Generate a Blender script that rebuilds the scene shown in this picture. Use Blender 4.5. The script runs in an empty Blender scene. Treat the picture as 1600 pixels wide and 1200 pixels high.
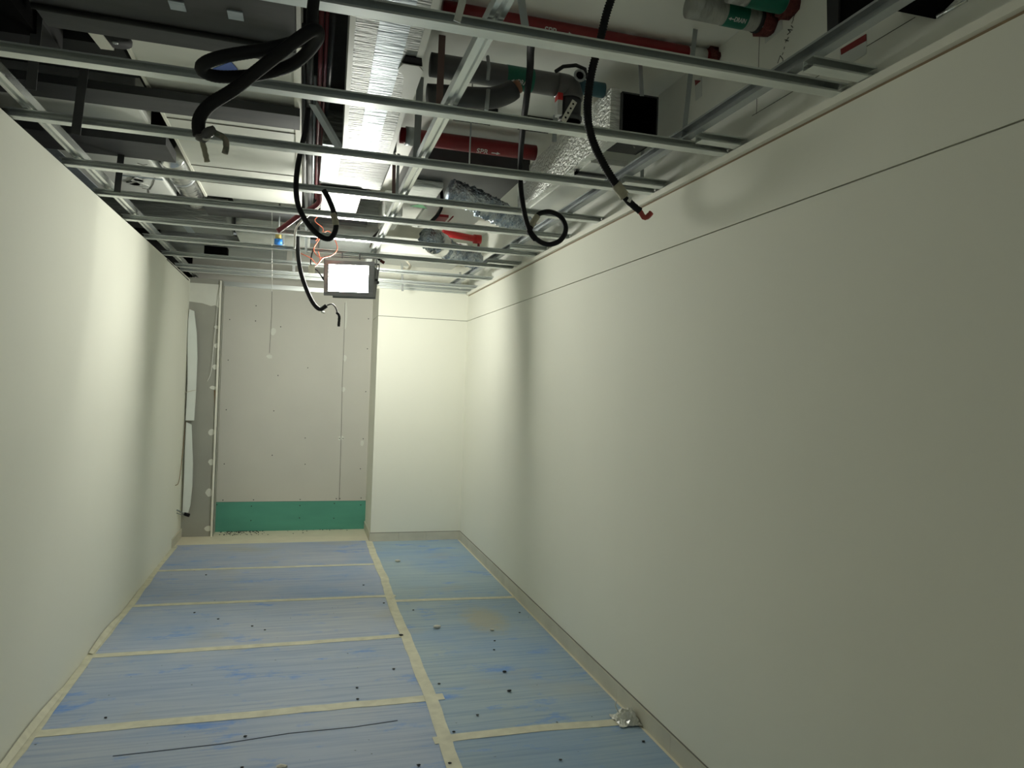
import bpy, math, random
from mathutils import Vector, Matrix
import mathutils

S = bpy.context.scene
COL = S.collection
random.seed(7)

# ------------------------------------------------------------------ camera
F = 1120.0
CAM_Z = 1.70
def cam_axes():
    y = Vector(((473-800)/F, (595-600)/F, 1)).normalized()
    u = Vector((math.sin(.037), -math.cos(.037), 0)); u = (u - u.dot(y)*y).normalized()
    x = y.cross(u).normalized()
    return x, y, u                                  # world X, Y, Z seen in camera axes (right, down, forward)
AX, AY, AZ = cam_axes()
cam_d = bpy.data.cameras.new('camera'); cam = bpy.data.objects.new('camera', cam_d); COL.objects.link(cam)
cam_d.sensor_width = 36.0; cam_d.lens = 36.0*F/1600.0; cam_d.clip_start = .02
right = Vector((AX[0], AY[0], AZ[0])); down = Vector((AX[1], AY[1], AZ[1])); fwd = Vector((AX[2], AY[2], AZ[2]))
M3 = Matrix((right, -down, -fwd)).transposed()
cam.matrix_world = Matrix.Translation((0, 0, CAM_Z)) @ M3.to_4x4()
S.camera = cam

# ------------------------------------------------------------------ world, exposure, lamps' strength
w = bpy.data.worlds.new('world'); S.world = w; w.use_nodes = True
w.node_tree.nodes['Background'].inputs[0].default_value = (.9, 1, .95, 1)
w.node_tree.nodes['Background'].inputs[1].default_value = 0.20  # ambient fill, added to brighten the slab and near walls
S.view_settings.view_transform = 'Standard'; S.view_settings.look = 'None'
S.view_settings.exposure = 0.0; S.view_settings.gamma = 1.0; S.view_settings.use_curve_mapping = False
S.cycles.max_bounces = 8; S.cycles.diffuse_bounces = 6; S.cycles.sample_clamp_indirect = 6
LAMP_FRONT = 198.0
LAMP_BACK = 165.0
LAMP_COL = (1.0, 1.0, .90)

def at(px, py, axis, val):
    """the point of the plane axis=val that lies behind photo pixel px,py"""
    d = right*((px-800)/F) + down*((py-600)/F) + fwd
    o = (0, 0, CAM_Z); t = (val - o[axis])/d[axis]
    return Vector((t*d[0], t*d[1], CAM_Z + t*d[2]))

# ------------------------------------------------------------------ materials
def mat(name, col, rough=.6, metal=0.0, var=0.0, vscale=(3, 3, 3), col2=None, thr=None, bump=0.0, bscale=(20, 20, 20), spec=.5, emit=None, trans=0.0, coat=0):
    m = bpy.data.materials.new(name); m.use_nodes = True
    nt = m.node_tree; N = nt.nodes; L = nt.links; b = N['Principled BSDF']
    b.inputs['Base Color'].default_value = (*col, 1); b.inputs['Roughness'].default_value = rough
    b.inputs['Metallic'].default_value = metal; b.inputs['Specular IOR Level'].default_value = spec
    b.inputs['Coat Weight'].default_value = coat
    if trans: b.inputs['Transmission Weight'].default_value = trans
    if emit:
        b.inputs['Emission Color'].default_value = (*emit[0], 1); b.inputs['Emission Strength'].default_value = emit[1]
    if var or bump:
        tc = N.new('ShaderNodeTexCoord')
        def noise(scale, detail=5):
            mp = N.new('ShaderNodeMapping'); mp.inputs['Scale'].default_value = scale
            n = N.new('ShaderNodeTexNoise'); n.inputs['Scale'].default_value = 1; n.inputs['Detail'].default_value = detail
            L.new(tc.outputs['Object'], mp.inputs[0]); L.new(mp.outputs[0], n.inputs['Vector']); return n
        if var:
            n = noise(vscale); r = N.new('ShaderNodeValToRGB')
            lo, hi = thr or (.3, .7)
            r.color_ramp.elements[0].position = lo; r.color_ramp.elements[1].position = hi
            c2 = col2 or tuple(c*(1-var) for c in col)
            r.color_ramp.elements[0].color = (*c2, 1); r.color_ramp.elements[1].color = (*col, 1)
            L.new(n.outputs['Fac'], r.inputs[0]); L.new(r.outputs[0], b.inputs['Base Color'])
        if bump:
            n = noise(bscale, 3); bp = N.new('ShaderNodeBump'); bp.inputs['Strength'].default_value = bump
            bp.inputs['Distance'].default_value = .02
            L.new(n.outputs['Fac'], bp.inputs['Height']); L.new(bp.outputs[0], b.inputs['Normal'])
    return m

WALLC = (.80, .80, .705)
M = {}
M['paint'] = mat('wall_paint', WALLC, .8, var=.03, vscale=(1.2, 1.2, .6), spec=.3)
M['paint_low'] = mat('upper_wall_paint', (.80, .81, .75), .7, var=.12, vscale=(2, 2, 2))
M['slab'] = mat('slab_paint', (.88, .88, .82), .8, var=.15, vscale=(1.3, 1.3, 1.3))
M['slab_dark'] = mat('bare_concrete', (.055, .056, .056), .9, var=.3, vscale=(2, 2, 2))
M['groove'] = mat('groove_dark', (.17, .165, .14), .8)
M['board'] = mat('plasterboard', (.60, .59, .53), .8, var=.05, vscale=(2, 2, 2))
M['board_grey'] = mat('skimmed_board', (.36, .36, .315), .8, var=.1, vscale=(3, 3, 3))
M['green'] = mat('moisture_board', (.10, .36, .27), .8, var=.12, vscale=(2, 2, 9))
M['filler'] = mat('filler', (.72, .73, .66), .8, var=.06, vscale=(9, 9, 9))
M['bead'] = mat('corner_bead', (.78, .77, .68), .6)
M['tile'] = mat('skirting_tile', (.62, .60, .50), .5, var=.14, vscale=(6, 6, 6))
M['cream'] = mat('cream_floor', (.78, .73, .57), .6, var=.10, vscale=(7, 7, 7))
M['tape'] = mat('masking_tape', (.74, .72, .56), .6, var=.2, vscale=(14, 14, 3))
M['crease'] = mat('crease_dark', (.10, .12, .17), .8)
M['black'] = mat('black_plastic', (.008, .008, .010), .7, bump=.1, spec=.3)
M['lampbody'] = mat('lamp_body_grey', (.13, .135, .14), .45)
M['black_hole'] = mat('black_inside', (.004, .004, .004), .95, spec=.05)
M['rubber'] = mat('dark_rubber', (.02, .021, .023), .8, var=.4, vscale=(5, 5, 5))
M['dark_steel'] = mat('dark_steel', (.075, .077, .08), .7, metal=.2, var=.35, vscale=(3, 9, 9))
M['galv'] = mat('galvanised_channel', (.72, .76, .74), .38, metal=.8, var=.15, vscale=(1.5, 30, 30))
M['galv_bright'] = mat('bright_galvanised_steel', (.80, .83, .82), .26, metal=.9, var=.15, vscale=(30, 1.5, 30))
M['strap'] = mat('hanger_strap', (.42, .45, .46), .5, metal=.6, var=.15, vscale=(9, 9, 5))
M['strap_brown'] = mat('hanger_strap_brown', (.16, .10, .09), .6, metal=.3)
M['duct'] = mat('sheet_duct', (.68, .69, .635), .5, metal=.25, var=.14, vscale=(.8, 2.6, 2))
M['duct_white'] = mat('white_lagging', (.80, .81, .77), .5, var=.08, vscale=(4, 4, 4))
M['duct_round'] = mat('shiny_duct', (.75, .76, .76), .22, metal=.95, bump=.35, bscale=(2, 22, 2))
M['foil'] = mat('foil_lagging', (.38, .40, .385), .5, metal=.3, bump=.9, bscale=(9, 75, 45), var=.10, vscale=(3, 9, 9))
M['foil_y'] = mat('foil_lagging_side', (.80, .82, .78), .42, metal=.35, bump=1.0, bscale=(14, 34, 60), var=.12, vscale=(6, 6, 6))
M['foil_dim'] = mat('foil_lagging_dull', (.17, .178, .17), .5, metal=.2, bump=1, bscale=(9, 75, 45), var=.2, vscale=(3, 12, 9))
M['foil_pipe'] = mat('foil_pipe_wrap', (.42, .43, .40), .4, metal=.4, bump=.6, bscale=(30, 12, 12), var=.25, vscale=(12, 6, 6))
M['foil_tape'] = mat('foil_tape', (.42, .48, .53), .42, metal=.5, bump=.5, bscale=(6, 60, 30))
M['flex'] = mat('crumpled_foil', (.66, .70, .72), .25, metal=.9, bump=1.0, bscale=(60, 45, 60), var=.45, vscale=(14, 14, 14), col2=(.25, .33, .44))
M['red'] = mat('red_pipe_paint', (.22, .010, .014), .35, var=.2, vscale=(5, 5, 5))
M['maroon'] = mat('maroon_conduit', (.14, .012, .02), .5)
M['red_bright'] = mat('red_plastic', (.60, .03, .03), .5)
M['grey_pipe'] = mat('grey_plastic_pipe', (.115, .115, .115), .4, var=.15, vscale=(4, 4, 4))
M['grey_dark'] = mat('dark_grey_fitting', (.05, .052, .056), .5, var=.25, vscale=(7, 7, 7))
M['teal'] = mat('blue_green_pipe', (.045, .14, .17), .6, var=.3, vscale=(12, 12, 12))
M['label_green'] = mat('green_label', (.0, .13, .08), .5)
M['white'] = mat('white_plastic', (.75, .76, .72), .5)
M['off_white'] = mat('label_white', (.60, .62, .60), .6)
M['blue'] = mat('blue_label', (.03, .10, .42), .5)
M['blue_bright'] = mat('blue_valve', (.03, .22, .70), .4)
M['yellow'] = mat('yellow_tag', (.55, .45, .15), .6)
M['green_tag'] = mat('green_tag', (.07, .22, .10), .6)
M['orange'] = mat('orange_wire', (.75, .18, .10), .5)
M['cream_wire'] = mat('cream_wire', (.55, .52, .42), .6)
M['tape_band'] = mat('taped_end', (.42, .40, .30), .7, var=.3, vscale=(30, 30, 30))
M['foam'] = mat('fire_seal_foam', (.15, .03, .026), .9, bump=1, bscale=(40, 40, 40), var=.4, vscale=(20, 20, 20))
M['green_dark'] = mat('dirty_green_wire', (.08, .11, .08), .7, var=.5, vscale=(60, 60, 60), col2=(.35, .30, .24))
M['red_tip'] = mat('red_connector', (.40, .06, .05), .6)
M['brown'] = mat('brown_edge', (.24, .17, .10), .8)
M['debris_dark'] = mat('debris_dark', (.03, .03, .035), .8)
M['debris_light'] = mat('debris_light', (.62, .60, .52), .8)
M['poly'] = mat('polystyrene', (.76, .80, .76), .8, var=.04, vscale=(8, 8, 8))
M['film'] = mat('plastic_film', (.70, .70, .64), .25, spec=.8)
M['glow'] = mat('lamp_glass_front', (1, 1, 1), .3, emit=(LAMP_COL, LAMP_FRONT))
M['glow_back'] = mat('lamp_glass_back', (1, 1, 1), .3, emit=(LAMP_COL, LAMP_BACK))
M['wood'] = mat('copper_dark', (.35, .17, .10), .5)

def sheet_mat(name, seed, base, stain=None):
    """blue floor protection sheet: long faint streaks, bright blue scuffs, dusty patches"""
    m = bpy.data.materials.new(name); m.use_nodes = True
    nt = m.node_tree; N = nt.nodes; L = nt.links; b = N['Principled BSDF']; b.inputs['Roughness'].default_value = .55
    b.inputs['Specular IOR Level'].default_value = .3
    tc = N.new('ShaderNodeTexCoord')
    def ns(scale, detail, off, rough=.5):
        mp = N.new('ShaderNodeMapping'); mp.inputs['Scale'].default_value = scale; mp.inputs['Location'].default_value = (seed*3.1+off, seed*1.7+off, 0)
        n = N.new('ShaderNodeTexNoise'); n.inputs['Scale'].default_value = 1; n.inputs['Detail'].default_value = detail; n.inputs['Roughness'].default_value = rough
        L.new(tc.outputs['Object'], mp.inputs[0]); L.new(mp.outputs[0], n.inputs['Vector']); return n
    def ramp(n, a, b_, c0=(0, 0, 0, 1), c1=(1, 1, 1, 1)):
        r = N.new('ShaderNodeValToRGB'); r.color_ramp.elements[0].position = a; r.color_ramp.elements[1].position = b_
        r.color_ramp.elements[0].color = c0; r.color_ramp.elements[1].color = c1; L.new(n.outputs['Fac'], r.inputs[0]); return r
    def mix(f, a, b_, amt=1.0):
        x = N.new('ShaderNodeMix'); x.data_type = 'RGBA'
        mm = N.new('ShaderNodeMath'); mm.operation = 'MULTIPLY'; mm.inputs[1].default_value = amt; L.new(f, mm.inputs[0]); L.new(mm.outputs[0], x.inputs['Factor'])
        for s, v in ((x.inputs[6], a), (x.inputs[7], b_)):
            if isinstance(v, tuple): s.default_value = (*v, 1)
            else: L.new(v, s)
        return x.outputs[2]
    c = mix(ramp(ns((1.0, 1.3, 1), 4, 0), .38, .62).outputs[0], base, tuple(min(1, k*f) for k, f in zip(base, (1.18, 1.10, .98))))
    c = mix(ramp(ns((1.2, 34, 1), 5, 5, .6), .45, .72).outputs[0], c, (base[0]*.55, base[1]*.62, base[2]*.80), .7)
    c = mix(ramp(ns((2.6, 5.0, 1), 6, 11, .68), .565, .70).outputs[0], c, (.12, .29, .72), .85)
    c = mix(ramp(ns((.9, 1.1, 1), 4, 41, .6), .50, .68).outputs[0], c, (.22, .36, .62), .5)
    c = mix(ramp(ns((1.5, 1.8, 1), 3, 23), .60, .78).outputs[0], c, (.46, .44, .36), .55)
    c = mix(ramp(ns((30, 30, 1), 2, 31), .745, .76).outputs[0], c, (.05, .05, .05), .7)
    if stain:
        vm = N.new('ShaderNodeVectorMath'); vm.operation = 'SUBTRACT'; vm.inputs[1].default_value = (stain[0], stain[1], 0); L.new(tc.outputs['Object'], vm.inputs[0])
        v2 = N.new('ShaderNodeVectorMath'); v2.operation = 'MULTIPLY'; v2.inputs[1].default_value = (1/stain[2], 1/stain[3], 0); L.new(vm.outputs[0], v2.inputs[0])
        ln = N.new('ShaderNodeVectorMath'); ln.operation = 'LENGTH'; L.new(v2.outputs[0], ln.inputs[0])
        ad = N.new('ShaderNodeMath'); ad.operation = 'SUBTRACT'; L.new(ns((16, 16, 1), 6, 51, .75).outputs['Fac'], ad.inputs[0]); L.new(ln.outputs['Value'], ad.inputs[1])
        mr = N.new('ShaderNodeMapRange'); mr.inputs[1].default_value = -.35; mr.inputs[2].default_value = .15; L.new(ad.outputs[0], mr.inputs[0])
        c = mix(mr.outputs[0], c, stain[4], .7)
    L.new(c, b.inputs['Base Color'])
    return m

# ------------------------------------------------------------------ mesh helpers
class MB:
    def __init__(s): s.v = []; s.f = []; s.smooth = []
    def add(s, vs, fs, sm=False):
        o = len(s.v); s.v += [tuple(p) for p in vs]; s.f += [tuple(i+o for i in f) for f in fs]; s.smooth += [sm]*len(fs); return s
    def box(s, x0, x1, y0, y1, z0, z1):
        return s.add([(x0, y0, z0), (x1, y0, z0), (x1, y1, z0), (x0, y1, z0), (x0, y0, z1), (x1, y0, z1), (x1, y1, z1), (x0, y1, z1)],
                     [(0, 3, 2, 1), (4, 5, 6, 7), (0, 1, 5, 4), (1, 2, 6, 5), (2, 3, 7, 6), (3, 0, 4, 7)])
    def bar(s, a, b, w, h, up=(0, 0, 1)):
        """a box from a to b, w wide across, h along 'up'"""
        a = Vector(a); b = Vector(b); d = (b-a).normalized(); u = Vector(up); u = (u-u.dot(d)*d).normalized(); r = d.cross(u)
        vs = [p + r*(sx*w/2) + u*(sz*h/2) for p in (a, b) for sx, sz in ((-1, -1), (1, -1), (1, 1), (-1, 1))]
        return s.add(vs, [(0, 1, 2, 3), (7, 6, 5, 4), (0, 4, 5, 1), (1, 5, 6, 2), (2, 6, 7, 3), (3, 7, 4, 0)])
    def prism(s, pts, ext):
        """polygon pts (3D, planar) extruded by vector ext"""
        n = len(pts); e = Vector(ext); vs = [Vector(p) for p in pts] + [Vector(p)+e for p in pts]
        return s.add(vs, [tuple(range(n)), tuple(range(2*n-1, n-1, -1))] + [(i, i+n, (i+1) % n+n, (i+1) % n) for i in range(n)])
    def tube(s, pts, r, seg=12, ripple=0.0, jit=0.0, cap=True, rs=None):
        pts = [Vector(p) for p in pts]; n = len(pts)
        t0 = (pts[1]-pts[0]).normalized(); u = t0.orthogonal().normalized(); vs = []; 
        for i, p in enumerate(pts):
            t = (pts[min(i+1, n-1)]-pts[max(i-1, 0)]).normalized(); u = (u-u.dot(t)*t).normalized(); w_ = t.cross(u)
            rr = (rs[i] if rs else r)*(1 - (ripple if i % 2 else 0))
            for k in range(seg):
                a = 2*math.pi*k/seg; q = rr*(1+random.uniform(-jit, jit))
                vs.append(p+u*(math.cos(a)*q)+w_*(math.sin(a)*q))
        fs = [(i*seg+k, i*seg+(k+1) % seg, (i+1)*seg+(k+1) % seg, (i+1)*seg+k) for i in range(n-1) for k in range(seg)]
        if cap: fs += [tuple(range(seg-1, -1, -1)), tuple((n-1)*seg+k for k in range(seg))]
        return s.add(vs, fs, True)
    def blob(s, c, rx, ry, rz, jit=.25, n=3):
        """small irregular lump"""
        c = Vector(c); rows = [(-1, 0), (-.5, .86), (.45, .9), (1, 0)]; seg = 7; vs = []; fs = []
        vs.append(c+Vector((0, 0, -rz)))
        for h, q in rows[1:3]:
            for k in range(seg):
                a = 2*math.pi*k/seg; j = 1+random.uniform(-jit, jit); vs.append(c+Vector((rx*q*math.cos(a)*j, ry*q*math.sin(a)*j, rz*h)))
        vs.append(c+Vector((0, 0, rz)))
        for k in range(seg):
            k2 = (k+1) % seg; fs += [(0, 1+k2, 1+k), (1+k, 1+k2, 1+seg+k2, 1+seg+k), (1+seg+k, 1+seg+k2, 2*seg+1)]
        return s.add(vs, fs)
    def build(s, name, m, parent=None, bevel=0.0):
        me = bpy.data.meshes.new(name); me.from_pydata(s.v, [], s.f); me.materials.append(m)
        me.polygons.foreach_set('use_smooth', s.smooth); me.update()
        import bmesh as _b
        bm = _b.new(); bm.from_mesh(me); _b.ops.recalc_face_normals(bm, faces=bm.faces); bm.to_mesh(me); bm.free()
        o = bpy.data.objects.new(name, me); COL.objects.link(o)
        if parent is not None:
            o.parent = parent; o.matrix_parent_inverse = Matrix.Translation(-Vector(parent.location))
        if bevel:
            b = o.modifiers.new('bevel', 'BEVEL'); b.width = bevel; b.segments = 2; b.limit_method = 'ANGLE'
        return o

def tag(o, label, cat, group=None):
    o['label'] = label; o['category'] = cat
    if group: o['group'] = group
    return o
def struct(o): o['kind'] = 'structure'; return o
def empty(name, loc, label, cat, group=None):
    o = bpy.data.objects.new(name, None); COL.objects.link(o); o.location = loc; o.empty_display_size = .05
    return tag(o, label, cat, group)

def smooth_path(pts, step=.006, closed=False):
    """Catmull-Rom through pts, resampled evenly"""
    P = [Vector(p) for p in pts]; Q = [P[0]*2-P[1]]+P+[P[-1]*2-P[-2]]; out = []
    for i in range(1, len(Q)-2):
        p0, p1, p2, p3 = Q[i-1:i+3]
        for k in range(24):
            t = k/24; out.append(.5*((2*p1)+(-p0+p2)*t+(2*p0-5*p1+4*p2-p3)*t*t+(-p0+3*p1-3*p2+p3)*t**3))
    out.append(P[-1]); res = [out[0]]; acc = 0
    for a, b in zip(out, out[1:]):
        d = (b-a).length
        while acc+d >= step and d > 1e-9:
            f = (step-acc)/d; a = a+(b-a)*f; res.append(a.copy()); d = (b-a).length; acc = 0
        acc += d
    return res

def text_on_pipe(txt, size, x, y, z, r, ang, m, parent, name='lettering', sx=1.0):
    """lettering wrapped round a pipe that runs along X; ang = where it sits (0 = facing -Y, 90 = facing down)"""
    cu = bpy.data.curves.new('t', 'FONT'); cu.body = txt; cu.size = size; cu.extrude = .0006; cu.align_x = 'CENTER'; cu.align_y = 'CENTER'; cu.offset = size*.012
    ob = bpy.data.objects.new('t', cu); COL.objects.link(ob); dg = bpy.context.evaluated_depsgraph_get()
    me = bpy.data.meshes.new_from_object(ob.evaluated_get(dg)); bpy.data.objects.remove(ob)
    for v in me.vertices:
        a = math.radians(ang)-v.co.y/r; q = r+.0012+v.co.z
        v.co = Vector((x+v.co.x*sx, y-math.cos(a)*q, z-math.sin(a)*q))
    me.materials.clear(); me.materials.append(m)
    o = bpy.data.objects.new(name, me); COL.objects.link(o); o.parent = parent; o.matrix_parent_inverse = Matrix.Translation(-Vector(parent.location)); return o
def arrow_on_pipe(L_, x, y, z, r, ang, m, parent, dirn=1):
    pts = [(-.5, -.06), (.1, -.06), (.1, -.2), (.5, 0), (.1, .2), (.1, .06), (-.5, .06)]
    vs = []
    for q in (r+.001, r+.002):
        for px, py in pts:
            a = math.radians(ang)-py*L_/r; vs.append((x+px*L_*dirn, y-math.cos(a)*q, z-math.sin(a)*q))
    n = 7; mb = MB(); mb.add(vs, [(0, 1, 5, 6), (2, 3, 4), (5, 1, 2), (5, 2, 4), (7, 13, 12, 8), (9, 11, 10), (12, 9, 8), (12, 11, 9)])
    mb.build('arrow', m, parent)

# ================================================================== THE ROOM
XL, XR = -1.185, 1.735
ZC = 2.725          # wall top / underside of the ceiling frame
YB = 7.80           # face of the boxed-out column
YR = 8.50           # recessed back wall
ZS = 3.27           # slab
struct(MB().box(-3.6, 3.0, -3.0, 9.0, -.12, 0).build('floor', M['cream']))

# right wall: two skins of board with a shadow groove between
g0, g1 = 2.4255, 2.431
struct(MB().box(XR, XR+.10, -1.2, YB+.3, 0, g0).box(XR, XR+.10, -1.2, YB+.3, g1, ZC-.022).build('wall_right', M['paint']))
struct(MB().box(XR+.012, XR+.09, -1.2, YB+.3, g0-.01, g1+.01).build('trim_1', M['groove']))
struct(MB().box(XR+.003, XR+.09, -1.2, YB, ZC-.022, ZC-.012).build('trim_2', M['brown']))
# left wall
struct(MB().box(XL-.10, XL, -1.2, 8.27, 0, ZC+.01).build('wall_left', M['paint']))
# column
xc = .755
struct(MB().box(xc, XR, YB, YR+.2, 0, g0).box(xc, XR, YB, YR+.2, g1, ZC).build('wall_column', M['paint']))
struct(MB().box(xc+.012, XR, YB+.012, YR+.1, g0-.01, g1+.01).build('trim_3', M['groove']))
struct(MB().box(xc-.02, XR+.03, YB+.05, YR+.2, ZC, ZS).build('wall_above_column', M['paint']))
# recess back wall
wb = struct(MB().box(-1.3, xc+.02, YR, YR+.12, .33, ZS).build('wall_back', M['board']))
gp = struct(MB().box(-.90, xc+.01, YR-.001, YR+.12, 0, .327).build('wall_back_green_board', M['green']))
# fine board joint and a hairline, cut into the surface as slim dark lines with filler beside
j = MB()
pj = [(.437, 2.62), (.441, 2.2), (.439, 1.7), (.447, 1.2), (.452, .7), (.452, .34)]
for a, b in zip(pj, pj[1:]): j.bar((a[0], YR-.001, a[1]), (b[0], YR-.001, b[1]), .005, .004, (0, 1, 0))
o = j.build('trim_4', M['groove']); struct(o)
j = MB()
for a, b in zip([(-.367, 2.69), (-.362, 2.45), (-.37, 2.0)], [(-.362, 2.45), (-.37, 2.0)]): j.bar((a[0], YR-.001, a[1]), (b[0], YR-.001, b[1]), .005, .004, (0, 1, 0))
struct(j.build('trim_5', M['groove']))
j = MB()
for x, z, a, b in ((.458, 1.98, .03, .05), (.452, 1.62, .03, .04), (.46, 1.06, .025, .03), (.43, 1.05, .02, .03), (-.34, 2.24, .04, .05), (.69, 1.0, .03, .04), (-.37, 1.96, .04, .03), (.452, 2.45, .02, .22)):
    j.prism([(x+a*math.cos(t*.785)*random.uniform(.6, 1), YR-.0015, z+b*math.sin(t*.785)*random.uniform(.6, 1)) for t in range(8)], (0, .002, 0))
f_ = j.build('filler_patch', M['filler'], wb); f_['kind'] = 'structure'
# screw heads in the back wall
sm = MB(); sm.tube([(0, -.003, 0), (0, .001, 0)], .006, 8)
src = None
for x, z in [(-.80, .35), (-.48, .35), (0.02, .35), (.42, .355), (.46, .355), (.70, .36), (-.80, 1.35), (-.80, 1.9), (-.80, 2.35), (-.30, 1.35), (-.26, 2.3), (-.27, 1.75), (.05, 1.85), (.05, 1.05), (.06, .75), (-.30, .85), (.43, 1.05), (.47, 1.05), (.70, 1.05), (.71, 1.6), (.71, 2.1), (.71, 2.45), (-.53, 2.52), (-.53, 2.35), (.68, .7), (-.8, .75)]:
    if src is None:
        src = sm.build('screw_head', M['debris_dark'], wb); q = src
    else:
        q = src.copy(); COL.objects.link(q)
    q.location = (x, YR, z)
for x, z in [(-.5, .28), (-.5, .12), (.02, .28), (.02, .14), (.4, .3), (-.86, .3), (.4, .13), (.7, .28)]:
    q = src.copy(); COL.objects.link(q); q.parent = gp; q.location = (x, YR-.001, z)
# stub wall at the left of the recess, white paper on top, filler dabs
st = struct(MB().box(XL-.1, -.868, 8.27, YR, 0, ZC+.03).build('wall_back_left', M['board_grey']))
sp = MB(); sp.prism([(XL, 8.268, 2.70), (-.885, 8.268, 2.70), (-.89, 8.268, 2.45), (-.93, 8.268, 2.475), (-.97, 8.268, 2.465), (-1.06, 8.268, 2.49), (XL, 8.268, 2.50)], (0, .003, 0))
f_ = sp.build('white_paint_patch', M['filler'], st); f_['kind'] = 'structure'
for px, py, rx, rz in ((336, 573, .03, .03), (333, 606, .035, .022), (330, 675, .032, .038), (330, 722, .032, .034), (327, 770, .04, .045), (325, 826, .042, .032), (339, 511, .028, .02), (338, 540, .03, .026)):
    c = at(px, py, 1, 8.268)
    q = MB().prism([(c.x+rx*math.cos(t*.628)*random.uniform(.75, 1.1), 8.268, c.z+rz*math.sin(t*.628)*random.uniform(.75, 1.1)) for t in range(10)], (0, .003, 0)).build('filler_dab', M['filler'], st)
q = MB().prism([at(x, y, 1, 8.267) for x, y in ((334, 610), (340, 609), (338, 638), (336, 638))], (0, .003, 0)).build('torn_paper', M['brown'], st)
# corner bead
struct(MB().box(-.888, -.862, 8.245, 8.275, 0, 2.74).box(-.866, -.862, 8.245, 8.30, 0, 2.74).build('trim_6', M['bead']))

# skirting tiles
def skirting(name, pieces):
    for i, (x0, x1, y0, y1) in enumerate(pieces):
        struct(MB().box(x0, x1, y0, y1, 0, .093).build(name, M['tile']))
yy = [-1.2, 0, .6, 1.2, 1.8, 2.42, 3.03, 3.63, 4.23, 4.83, 5.43, 6.03, 6.63, 7.23, YB]
mb = MB()
for a, b in zip(yy, yy[1:]): mb.box(XR-.011, XR+.002, a+.001, b-.001, 0, .092)
struct(mb.build('baseboard_right', M['tile']))
struct(MB().box(XR-.004, XR+.002, -1.2, YB, .092, .097).build('trim_7', M['groove']))
mb = MB()
for a, b in ((xc-.008, xc+.30), (xc+.302, xc+.60), (xc+.602, XR-.011)): mb.box(a, b, YB-.011, YB+.002, 0, .092)
mb.box(xc-.011, xc+.002, YB, YR, 0, .092)
struct(mb.build('baseboard_column', M['tile']))
struct(MB().box(xc-.004, XR, YB-.004, YB+.002, .092, .097).build('trim_8', M['groove']))
struct(MB().box(XL-.002, XL+.012, 7.72, 8.27, 0, .092).build('baseboard_left', M['tile']))

# slab, painted on the right, bare and higher on the left; dark void to the left
struct(MB().box(.48, 3.0, -1.2, 9.0, ZS, ZS+.2).build('ceiling', M['slab']))
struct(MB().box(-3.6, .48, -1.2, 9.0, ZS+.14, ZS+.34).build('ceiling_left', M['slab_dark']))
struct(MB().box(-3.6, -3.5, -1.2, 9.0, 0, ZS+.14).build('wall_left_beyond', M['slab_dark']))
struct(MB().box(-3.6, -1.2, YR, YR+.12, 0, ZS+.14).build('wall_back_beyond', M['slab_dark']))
# wall above the ceiling line on the right
uw = struct(MB().box(XR+.012, XR+.10, -1.2, YB+.3, ZC, ZS).build('wall_right_above_ceiling', M['paint_low']))

# ================================================================== FLOOR COVERING
bases = [(.41, .47, .60), (.40, .47, .62), (.44, .51, .64), (.40, .48, .62), (.39, .47, .62)]
ordn = ['farthest', 'second farthest', 'third farthest', 'fourth farthest', 'nearest']
rows = [(6.825, 7.85), (5.80, 6.825), (4.835, 5.80), (3.845, 4.835), (2.80, 3.845)]
xt = .735
sheets = []
for i, (a, b) in enumerate(rows):
    m = sheet_mat('blue_sheet_left', i+1, bases[i])
    o = MB().box(-1.155, xt, a+.001, b-.001, 0, .004).build('floor_protection_sheet', m)
    tag(o, f'pale scuffed blue protection sheet, {ordn[i]} of those along the left wall', 'floor covering', 'blue sheets taped along the left wall')
    sheets.append(o)
mb = MB()
cr = [(-.75, 3.545), (-.3, 3.56), (.0, 3.60), (.3, 3.60), (.52, 3.625)]
for (a, b) in zip(cr, cr[1:]): mb.bar((a[0], a[1], .0045), (b[0], b[1], .0045), .006, .003)
mb.build('crease', M['crease'], sheets[4])
rrows = [(5.605, 7.80), (3.375, 5.605), (1.2, 3.375)]
rb = [(.36, .48, .58), (.36, .47, .57), (.32, .43, .54)]
for i, (a, b) in enumerate(rrows):
    m = sheet_mat('blue_sheet_right', 11+i, rb[i], stain=((1.34, 5.08, .24, .42, (.46, .44, .32)) if i == 1 else None))
    o = MB().box(xt+.002, XR-.03, a+.001, b-.001, 0, .004).build('floor_protection_sheet', m)
    tag(o, ['bright scuffed blue protection sheet in front of the column', 'blue protection sheet with a sandy stain beside the right skirting, middle of three', 'nearest blue protection sheet beside the right skirting'][i], 'floor covering', 'blue sheets taped along the right wall')
# sandy spill
mb = MB()
for k in range(120):
    mb.blob((random.uniform(-.82, -.35) if k < 90 else random.uniform(-.8, .6), YR-random.random()**2*.22-.01, .004), *([random.uniform(.003, .008)]*2), .004)
o = mb.build('plaster_crumbs', M['debris_dark']); tag(o, 'dark crumbs scattered on the cream floor below the green board', 'debris'); o['kind'] = 'stuff'

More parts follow.
